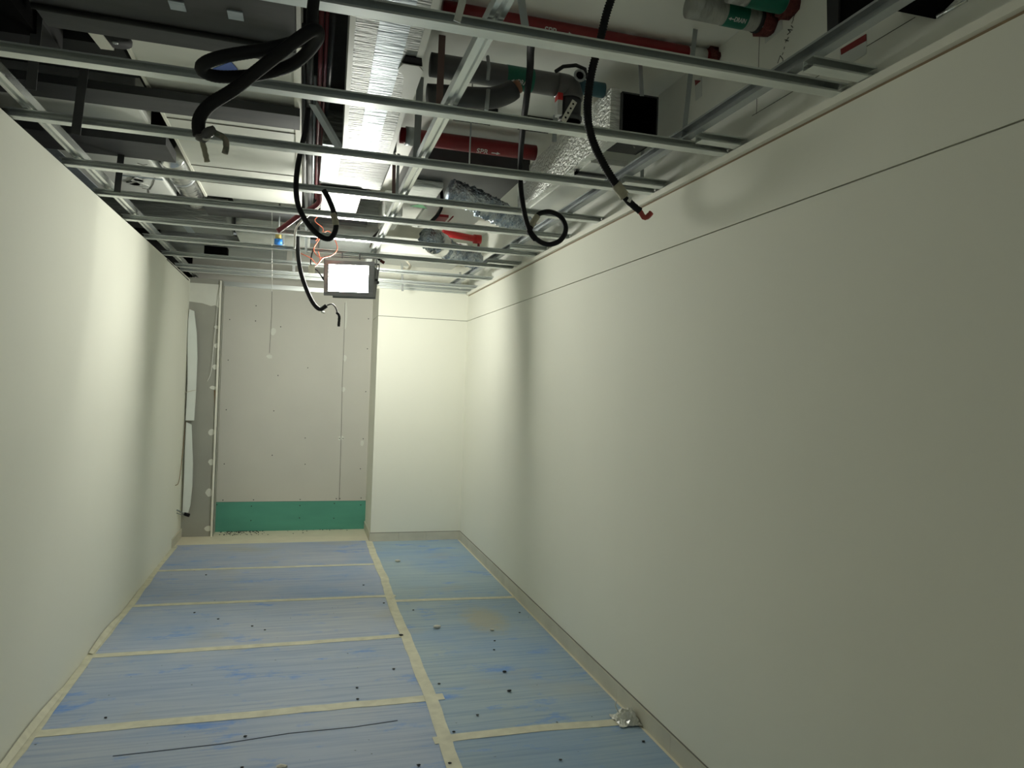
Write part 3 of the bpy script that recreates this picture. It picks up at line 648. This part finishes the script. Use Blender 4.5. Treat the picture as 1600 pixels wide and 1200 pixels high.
foil_box(-.60, .02, 6.55, 7.15, 2.95, 3.12, 'short crumpled foil duct left of the work light', 'foil_y')
e = foil_box(-1.3, -.2, 7.2, 7.7, 2.92, 3.05, 'farthest foil duct above the left end of the back wall', 'foil')
MB().box(-.92, -.72, 7.185, 7.31, 2.85, 2.921).build('dark_opening', M['black_hole'], e)  # black box standing in for a dark opening under the duct
# wide foil duct in the middle (slightly splayed)
e = empty('foil_duct', (.3, 3.2, 3.0), 'wide foil lagged duct with taped seams running away right of centre', 'duct', 'foil lagged ducts in the ceiling void')
def hexa(mb, x00, x01, y0, x10, x11, y1, z0, z1):
    vs = [(x00, y0, z0), (x01, y0, z0), (x11, y1, z0), (x10, y1, z0), (x00, y0, z1), (x01, y0, z1), (x11, y1, z1), (x10, y1, z1)]
    return mb.add(vs, [(0, 3, 2, 1), (4, 5, 6, 7), (0, 1, 5, 4), (1, 2, 6, 5), (2, 3, 7, 6), (3, 0, 4, 7)])
hexa(MB(), .10, .40, 2.30, .165, .445, 4.12, 3.0, 3.24).build('lagging', M['foil'], e, .012)
hexa(MB(), .212, .325, 2.30, .25, .35, 4.12, 2.9965, 3.001).build('foil_tape', M['foil_tape'], e)
hexa(MB(), .105, .125, 2.30, .168, .188, 4.12, 2.9965, 3.001).build('corner_tape', M['duct_white'], e)
hexa(MB(), .372, .398, 2.30, .42, .443, 4.12, 2.9965, 3.001).build('corner_tape', M['duct_white'], e)
# torn flap and dark hole in the lagging
q = [at(x, y, 2, 2.993) for x, y in ((634, 88), (659, 92), (660, 104), (628, 98))]; MB().prism(q, (0, 0, .005)).build('torn_hole', M['black_hole'], e)
q = [at(x, y, 2, 2.990) for x, y in ((622, 108), (630, 100), (655, 104), (661, 112), (655, 128), (645, 157), (628, 152), (631, 120))]; MB().prism(q, (0, 0, .006)).build('torn_flap', M['duct_white'], e)
# near foil mass at the top
foil_box(.05, .47, 1.7, 2.24, 2.98, 3.2, 'nearest grey white lagged duct crossing the top edge of the photo', 'duct_white')
# second foil duct
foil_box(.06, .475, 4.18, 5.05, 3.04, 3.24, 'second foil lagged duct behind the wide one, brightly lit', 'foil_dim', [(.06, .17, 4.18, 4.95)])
e = box_thing('white_lagged_panel', .085, .345, 5.07, 5.85, 3.0, 3.03, 'duct_white', 'dazzling white panel lit from below just above the work light', 'panel')
foil_box(.56, .70, 5.6, 6.12, 3.0, 3.2, 'grey foil duct running alongside the middle carrier', 'foil_y')
foil_box(.10, .58, 6.18, 7.4, 2.98, 3.268, 'ribbed foil duct above and behind the work light', 'foil')
foil_box(.66, 1.50, 6.85, 7.6, 2.95, 3.1, 'bright foil duct crossing above the white column', 'duct_white')
# cable and conduit bundle between the ducts
def along(px0, py0, px1, py1, z, r, m, lab, grp, n=2, cat='conduit', name='conduit'):
    a = at(px0, py0, 2, z); b = at(px1, py1, 2, z)
    tag(MB().tube([a, b], r, 10).build(name, M[m]), lab, cat, grp)
G = 'conduits and cables between the two big ducts'
along(503, 15, 494, 310, 3.12, .010, 'maroon', 'maroon conduit running between the two big ducts, right one', G)
along(512, 15, 499, 300, 3.14, .008, 'maroon', 'maroon conduit running between the two big ducts, thinner one', G)
along(484, 60, 484, 330, 3.10, .016, 'rubber', 'dark cable bundle between the two big ducts', G, cat='cable', name='cable_bundle')
along(475, 40, 477, 330, 3.12, .012, 'grey_dark', 'dark grey cable beside the edge of the left duct', G, cat='cable', name='cable')
along(492, 120, 488, 330, 3.15, .010, 'strap', 'pale grey cable among the dark cables', G, cat='cable', name='cable')
along(523, 20, 509, 200, 3.2, .009, 'grey_dark', 'grey cable hugging the wide foil duct', G, cat='cable', name='cable')
P = [at(x, y, 1, Y) for x, y, Y in ((498, 300, 5.0), (497, 318, 5.1), (470, 335, 5.15), (440, 357, 5.2), (432, 362, 5.2))]
for p in P: p.z = min(p.z, 3.2)
tag(MB().tube(smooth_path(P, .02), .018, 10).build('conduit', M['maroon']), 'maroon conduit bending down to the left above the U shaped conduit', 'conduit')
P = [at(x, y, 1, 5.3) for x, y in ((500, 322, ), (472, 345), (462, 360), (460, 390))]
tag(MB().tube(smooth_path(P, .02), .008, 8).build('wire', M['white']), 'white cable beside the bending maroon conduit', 'cable')
# angled perforated strut
a = at(488, 163, 2, 3.02); b = at(529, 233, 1, 3.9); b.z = min(b.z, 3.0)
mb = MB().bar(a, b, .035, .004, (0, .4, -1)).bar(a+Vector((.016, 0, .01)), b+Vector((.016, 0, .01)), .003, .022, (0, .4, -1))
tag(mb.build('angled_strut', M['strap']), 'angled steel strut between the left duct and the foil ducts', 'strut')
# orange wires
e = empty('orange_wire', at(500, 380, 1, 5.8), 'tangle of thin orange wires beside the work light', 'wire')
for pts in ([(508, 322), (500, 335), (492, 345), (505, 358), (498, 375), (490, 390), (500, 402), (520, 398), (527, 385), (515, 362), (503, 366), (492, 378)], [(470, 396), (485, 403), (495, 412), (505, 403), (515, 400)], [(497, 392), (500, 408), (490, 418), (484, 425)]):
    P = [at(x, y, 1, 5.8) for x, y in pts]; MB().tube(smooth_path(P, .015), .0035, 6).build('wire', M['orange'], e)
q = at(487, 421, 1, 5.78); MB().box(q.x-.025, q.x+.025, q.y-.01, q.y+.01, q.z-.03, q.z+.03).build('terminal_block', M['cream_wire'], e)
# blue and yellow valve
c = at(435, 378, 1, 5.9)
e = empty('valve', c, 'small blue valve with a yellow tag left of the U shaped conduit', 'valve')
MB().tube([c+Vector((0, 0, -.02)), c+Vector((0, 0, .02))], .032, 12).build('body', M['blue_bright'], e)
MB().tube([c+Vector((0, 0, .02)), c+Vector((0, 0, .07))], .024, 12).build('collar', M['yellow'], e)
MB().tube([c+Vector((0, 0, .07)), c+Vector((0, 0, .3))], .006, 8).build('stem', M['strap'], e)
MB().box(c.x+.03, c.x+.045, c.y-.01, c.y+.01, c.z-.02, c.z+.06).build('white_lever', M['white'], e)
tag(MB().tube([at(425, 330, 1, 5.365), at(425, 405, 1, 5.365), at(425, 455, 1, 5.365)], .0015, 5).build('thin_string', M['white']), 'thin pale string hanging in front of the back wall', 'string')

# red pipes
def pipe_x(name, x0, x1, y, z, r, m, lab, cat='pipe', grp=None, y1=None):
    e = empty(name, (x0, y, z), lab, cat, grp); y1 = y if y1 is None else y1
    MB().tube([(x0+(x1-x0)*i/8, y+(y1-y)*i/8, z) for i in range(9)], r, 24).build('barrel', M[m], e); return e
c1 = Vector((0, 2.88, 3.225))
e = pipe_x('sprinkler_pipe', .49, XR+.02, c1.y, 3.225, .038, 'red', 'near dark red sprinkler pipe crossing to the right wall', grp='red sprinkler pipes')
c = at(865, 47, 2, 3.19)
text_on_pipe('SPR', .036, c.x, c1.y, 3.225, .038, 35, M['off_white'], e); arrow_on_pipe(.05, c.x+.075, c1.y, 3.225, .038, 35, M['off_white'], e)
MB().tube([(1.60, c1.y, 3.225), (1.69, c1.y, 3.225)], .040, 20, jit=.04).build('paint_splash', M['off_white'], e)
MB().tube([(XR-.03, c1.y, 3.225), (XR+.012, c1.y, 3.225)], .046, 18, jit=.22).build('wall_seal', M['foam'], e)
c2 = at(750, 232, 2, 3.16)
e = pipe_x('sprinkler_pipe', .50, 1.34, c2.y-.02, 3.17, .046, 'red', 'far bright red sprinkler pipe between the third and fourth gaps', grp='red sprinkler pipes')
c = at(755, 236, 2, 3.125)
text_on_pipe('SPR', .046, c.x, c2.y-.02, 3.17, .046, 62, M['off_white'], e); arrow_on_pipe(.055, c.x+.085, c2.y-.02, 3.17, .046, 62, M['off_white'], e)
MB().tube([(.53, c2.y-.02, 3.17), (.58, c2.y-.02, 3.17)], .054, 18).build('coupling', M['strap'], e)
# grey drain pipe with green flow label
c = at(766, 116, 2, 3.14); yg = c.y; zg = 3.14
e = pipe_x('drain_pipe', .50, 1.13, yg, zg, .052, 'grey_pipe', 'grey plastic drain pipe with a green flow label', grp=None)
xa = at(796, 120, 2, zg-.03).x; xb = at(840, 125, 2, zg-.03).x
MB().tube([(xa, yg, zg), (xb, yg, zg)], .0528, 24, cap=False).build('flow_label', M['label_green'], e)
fl = bpy.data.objects['flow_label']; arrow_on_pipe(.05, xa+.036, yg, zg, .0528, 40, M['off_white'], fl, -1)
text_on_pipe('DRAIN', .032, xb-.048, yg, zg, .0528, 40, M['off_white'], fl, sx=.72)
cx_ = at(893, 125, 1, yg).x
MB().tube(smooth_path([(1.10, yg, zg), (cx_-.015, yg, zg-.005), (cx_, yg, zg-.04), (cx_, yg, zg-.06)], .015), .056, 20).build('elbow', M['grey_pipe'], e)
MB().tube([(cx_, yg, zg-.03), (cx_, yg, zg-.165)], .050, 20).tube([(cx_, yg, zg-.145), (cx_, yg, zg-.165)], .056, 20).build('down_leg', M['grey_dark'], e)
MB().box(cx_-.075, cx_-.052, yg-.03, yg+.01, zg-.15, zg-.02).build('white_sticker', M['off_white'], e)
MB().box(cx_-.076, cx_-.051, yg-.031, yg+.011, zg-.08, zg-.02).build('red_sticker', M['red_bright'], e)
e = empty('pipe_clamp', (cx_, yg-.08, zg), 'dark round clamp with an open ring at the bend of the drain pipe', 'clamp')
q = at(906, 118, 1, yg-.07); MB().tube([q+Vector((.024*math.cos(t*.3927), 0, .024*math.sin(t*.3927))) for t in range(17)], .006, 8).build('ring', M['strap'], e)
MB().tube([q+Vector((0, .004, 0)), q+Vector((0, .01, 0))], .024, 14).build('bore', M['black_hole'], e)
MB().tube([at(868, 112, 1, yg-.06), at(880, 104, 1, yg-.06), at(900, 102, 1, yg-.06), at(914, 108, 1, yg-.06), at(916, 122, 1, yg-.06)], .009, 8).build('band', M['rubber'], e)
a = at(898, 158, 1, yg-.09); b = at(880, 190, 1, yg-.12)
mb = MB().bar(a, b, .026, .003, (0, 1, 0)); e = empty('perforated_strap', b, 'white perforated metal strap hanging below the drain pipe bend', 'strap'); mb.build('strip', M['bead'], e)
for k in range(4):
    p = a.lerp(b, .15+.22*k); MB().tube([p+Vector((0, -.003, 0)), p+Vector((0, .003, 0))], .005, 8).build('hole', M['black_hole'], e)
# blue green pipe carrying on to the right
q = at(952, 140, 1, yg)
pipe_x('painted_pipe', 1.22, 1.35, yg+.02, q.z, .035, 'teal', 'short blue green pipe left of the square open duct')
# second dark fitting under the drain pipe
ya = yg-.115
P = [at(668, 148, 1, ya), at(700, 150, 1, ya), at(740, 153, 1, ya), at(770, 153, 1, ya), at(792, 146, 1, ya), at(804, 138, 1, ya)]
e = empty('pipe_fitting', P[2], 'dark grey pipe elbow slung below the drain pipe', 'pipe')
MB().tube(smooth_path(P, .02), .046, 18, rs=None).build('elbow', M['grey_dark'], e); 
MB().tube([P[-1], P[-1]+Vector((.02, 0, .012))], .03, 14).build('end_cap', M['wood'], e)
P = [at(762, 88, 1, ya-.06), at(764, 105, 1, ya-.07), at(762, 125, 1, ya-.07)]
MB().tube(P, .008, 8).tube([at(763, 140, 1, ya-.07), at(760, 172, 1, ya-.07)], .009, 8).build('clip', M['strap'], e)
for px, a0, b0, lab in ((762, 88, 172, ''),): pass

# square duct with open end, foil sides, right side
e = empty('open_ended_duct', (1.50, 3.15, 2.915), 'square duct with a black open end facing the camera, foil lagging behind it', 'duct')
x0, x1, z0, z1, y0, y1 = 1.405, 1.595, 2.915, 3.125, 3.12, 5.1
t = .006
MB().box(x0, x0+t, y0, 3.35, z0, z1).box(x1-t, x1, y0, 3.35, z0, z1).box(x0, x1, y0, 3.35, z0, z0+t).box(x0, x1, y0, 3.35, z1-t, z1).build('duct_mouth', M['dark_steel'], e)
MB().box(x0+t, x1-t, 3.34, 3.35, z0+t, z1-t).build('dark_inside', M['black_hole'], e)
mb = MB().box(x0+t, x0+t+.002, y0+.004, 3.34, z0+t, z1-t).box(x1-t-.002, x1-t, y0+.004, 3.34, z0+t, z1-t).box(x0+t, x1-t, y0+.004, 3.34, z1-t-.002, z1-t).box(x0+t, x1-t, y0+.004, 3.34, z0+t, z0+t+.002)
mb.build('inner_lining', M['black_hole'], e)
MB().box(x0-.05, x0-.001, y0+.02, 4.66, z0-.02, z1+.02).build('side_lagging', M['foil_y'], e)
mb = MB().box(x0-.012, x1+.01, 3.46, 4.66, z0-.03, z0-.001); mb.build('bottom_lagging', M['duct_white'], e)
MB().box(x0-.03, x1+.03, 3.62, 3.65, z0-.045, z0-.031).box(x0-.03, x0-.018, 3.62, 3.65, z0-.045, z1+.05).build('support_bracket', M['dark_steel'], e)
mb = MB()
for k in range(6): mb.blob((x0+.03+k*.026, y0+.03+random.uniform(0, .04), z0+t+.008), .014, .012, .009)
mb.build('rubble', M['debris_dark'], e)
# dark panels over the fourth gap
box_thing('dark_duct', .62, 1.36, 4.42, 5.5, 3.10, 3.22, 'grey_dark', 'dark slate coloured duct above the crumpled foil duct', 'duct')
box_thing('grey_duct', .78, 1.0, 3.90, 4.08, 3.235, 3.268, 'rubber', 'dark flat box beside the strap hangers over the far red pipe', 'duct')
box_thing('dark_box', 1.17, 1.36, 3.93, 4.08, 3.235, 3.268, 'rubber', 'dark box behind the hanging conduit above the far red pipe', 'box')
# crumpled flexible ducts
def flex(pts, r, lab):
    P = [at(x, y, 2, z) for x, y, z in pts]; e = empty('flexible_foil_duct', P[0], lab, 'duct', 'crumpled flexible foil ducts')
    path = smooth_path(P, .018); MB().tube(path, r, 22, ripple=.10, jit=.17).build('sleeve', M['flex'], e); return e, path
flex([(702, 298, 2.95), (735, 311, 2.92), (770, 328, 2.91), (800, 343, 2.90), (822, 354, 2.89)], .078, 'crumpled silver flexible duct sagging towards the right wall, nearer one')
e, p = flex([(668, 372, 2.93), (690, 384, 2.91), (715, 397, 2.90), (745, 407, 2.90)], .085, 'crumpled silver flexible duct sagging towards the right wall, farther one')
MB().tube(p[6:13], .105, 20).build('smooth_collar', M['duct_round'], e)
# printed foil lagging patch with green mark
e = foil_box(.66, .88, 4.86, 5.30, 3.05, 3.101, 'grey printed foil sheet with a green triangle beside the middle carrier', 'foil_y')
q = [at(x, y, 2, 3.048) for x, y in ((640, 322), (658, 318), (668, 326))]; MB().prism(q, (0, 0, -.002)).build('green_triangle', M['green_tag'], e)
# far red pipe with white boards behind
a = at(692, 364, 2, 3.07); b = at(748, 374, 2, 3.07)
e = empty('sprinkler_pipe', a, 'short bright red sprinkler pipe end seen between the crumpled ducts', 'pipe', 'red sprinkler pipes')
MB().tube([a, b], .030, 16).build('barrel', M['red_bright'], e); MB().tube([b-Vector((.05, 0, 0)), b+Vector((.02, 0, 0))], .042, 16).build('coupling', M['red_bright'], e)
MB().tube([b, b-Vector((0, 0, .08))], .012, 10).build('sprinkler_drop', M['red'], e)
a = at(683, 338, 2, 3.05); b = at(692, 350, 2, 3.05); MB().box(a.x, b.x, min(a.y, b.y), max(a.y, b.y)+.05, 3.05, 3.07).build('red_tag', M['red'], e)
a = at(697, 350, 2, 3.08); b = at(708, 338, 2, 3.08); MB().tube([a, b], .006, 8).build('thin_branch', M['red'], e)
box_thing('white_lagged_panel', .90, 1.40, 5.55, 6.5, 3.13, 3.16, 'duct_white', 'white panel behind the short red pipe end', 'panel')
# white plastic hooks above the column
e = empty('cable_hook', at(630, 395, 1, 7.0), 'white hooked cable loop above the white column', 'cable')
MB().tube(smooth_path([at(x, y, 1, 7.0) for x, y in ((625, 392), (632, 396), (636, 408), (641, 416), (636, 422), (628, 418))], .02), .012, 8).build('loop', M['cream_wire'], e)

# lagged pipe with green flow label at the top right
zt = 3.20; yt = 2.47
e = pipe_x('chilled_water_pipe', at(1075, 10, 2, zt).x, XR+.02, yt, zt, .046, 'foil_pipe', 'foil lagged pipe with a green flow label entering the upper right wall', grp=None)
xa = at(1143, 20, 2, zt-.03).x; xb = at(1182, 22, 2, zt-.03).x
fl = MB().tube([(xa, yt, zt), (xb, yt, zt)], .0470, 24, cap=False).build('flow_label', M['label_green'], e)
arrow_on_pipe(.030, xa+.020, yt, zt, .0470, 50, M['off_white'], fl, -1); text_on_pipe('DRAIN', .024, xb-.036, yt, zt, .0470, 50, M['off_white'], fl, sx=.72)
MB().tube([(XR-.045, yt, zt), (XR+.013, yt, zt)], .056, 18, jit=.2).build('fire_seal', M['foam'], e)
MB().tube([(XR-.06, yt, zt), (XR-.045, yt, zt)], .050, 18).build('black_band', M['rubber'], e)
e = pipe_x('chilled_water_pipe', at(1150, -20, 2, zt).x, XR+.02, yt-.13, zt+.01, .044, 'foil_pipe', 'second pipe with a green label cut by the top edge of the photo', grp=None)
MB().tube([(xa+.02, yt-.13, zt+.01), (xb+.08, yt-.13, zt+.01)], .0450, 24, cap=False).build('flow_label', M['label_green'], e)
MB().tube([(XR-.03, yt-.13, zt+.01), (XR+.013, yt-.13, zt+.01)], .054, 18, jit=.2).build('fire_seal', M['foam'], e)
# marks and stickers on the upper right wall
XW = XR+.0115
def on_wall(pts, m, name, parent, th=-.0015): return MB().prism([at(x, y, 0, XW) for x, y in pts], (th, 0, 0)).build(name, m, parent)
def sticker(pts_w, pts_r, lab):
    e = empty('fire_wall_sticker', at(*pts_w[0], 0, XW), lab, 'sticker', 'red and white stickers on the upper right wall')
    pp = on_wall(pts_w, M['off_white'], 'paper', e); on_wall(pts_r, M['red_bright'] if 0 else M['red'], 'red_bar', pp, -.0025)
sticker([(1313, 78), (1354, 53), (1354, 84), (1330, 99), (1313, 103)], [(1314, 77), (1354, 53), (1354, 64), (1315, 86)], 'red and white sticker on the upper right wall near the black opening')
sticker([(1195, 45), (1222, 20), (1223, 45), (1196, 68)], [(1195, 42), (1223, 18), (1222, 29), (1196, 51)], 'red and white sticker beside the sealed pipe on the upper right wall')
sticker([(1086, 126), (1097, 120), (1097, 150), (1087, 158)], [(1086, 125), (1096, 126), (1087, 134)], 'red and white sticker low on the upper right wall behind the strap hanger')
def pen(lines, lab, w_=.0028):
    mb = MB()
    for ln in lines:
        P = [at(x, y, 0, XW) for x, y in ln]
        for a, b in zip(P, P[1:]): mb.bar(a, b, w_, .001, (1, 0, 0))
    tag(mb.build('pen_mark', M['debris_dark']), lab, 'pen mark')
pen([[(1242, 22), (1239, 30)], [(1240, 30), (1237, 37)], [(1236, 40), (1239, 43)], [(1238, 47), (1231, 46), (1235, 50), (1230, 54)], [(1232, 58), (1227, 66)], [(1226, 62), (1232, 64)], [(1226, 73), (1225, 77)], [(1224, 82), (1222, 86)], [(1215, 99), (1219, 87), (1223, 92), (1224, 101)]], 'handwritten black pen note running down the upper right wall')
pen([[(1187, 50), (1186, 75), (1185, 117), (1183, 140), (1182, 178)]], 'vertical pencil line below the sealed pipe', .002)
pen([[(1430, 27), (1318, 94), (1262, 129), (1175, 181)]], 'long pencil level line on the upper right wall', .002)
# black opening high on the right wall
e = empty('wall_opening', at(1310, 30, 0, XW), 'black square opening with a rough grey frame high on the upper right wall', 'opening')
q0 = [(1299, -8), (1318, -8), (1317, 45), (1300, 60)]
on_wall(q0, M['rubber'], 'frame', e, -.02)
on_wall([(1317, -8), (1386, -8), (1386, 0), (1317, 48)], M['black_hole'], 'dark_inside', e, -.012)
e = empty('black_plate', at(1440, 15, 0, XW), 'black plate on the top of the right wall at the upper photo edge', 'plate')
on_wall([(1408, 19), (1452, -8), (1500, -8), (1462, 30)], M['black_hole'], 'plate', e, -.03)
tag(MB().tube([at(1465, 26, 0, XW-.03), at(1510, 0, 0, XW-.03)], .006, 8).build('bright_rod', M['galv_bright']), 'bright bent rod beside the black plate', 'rod')
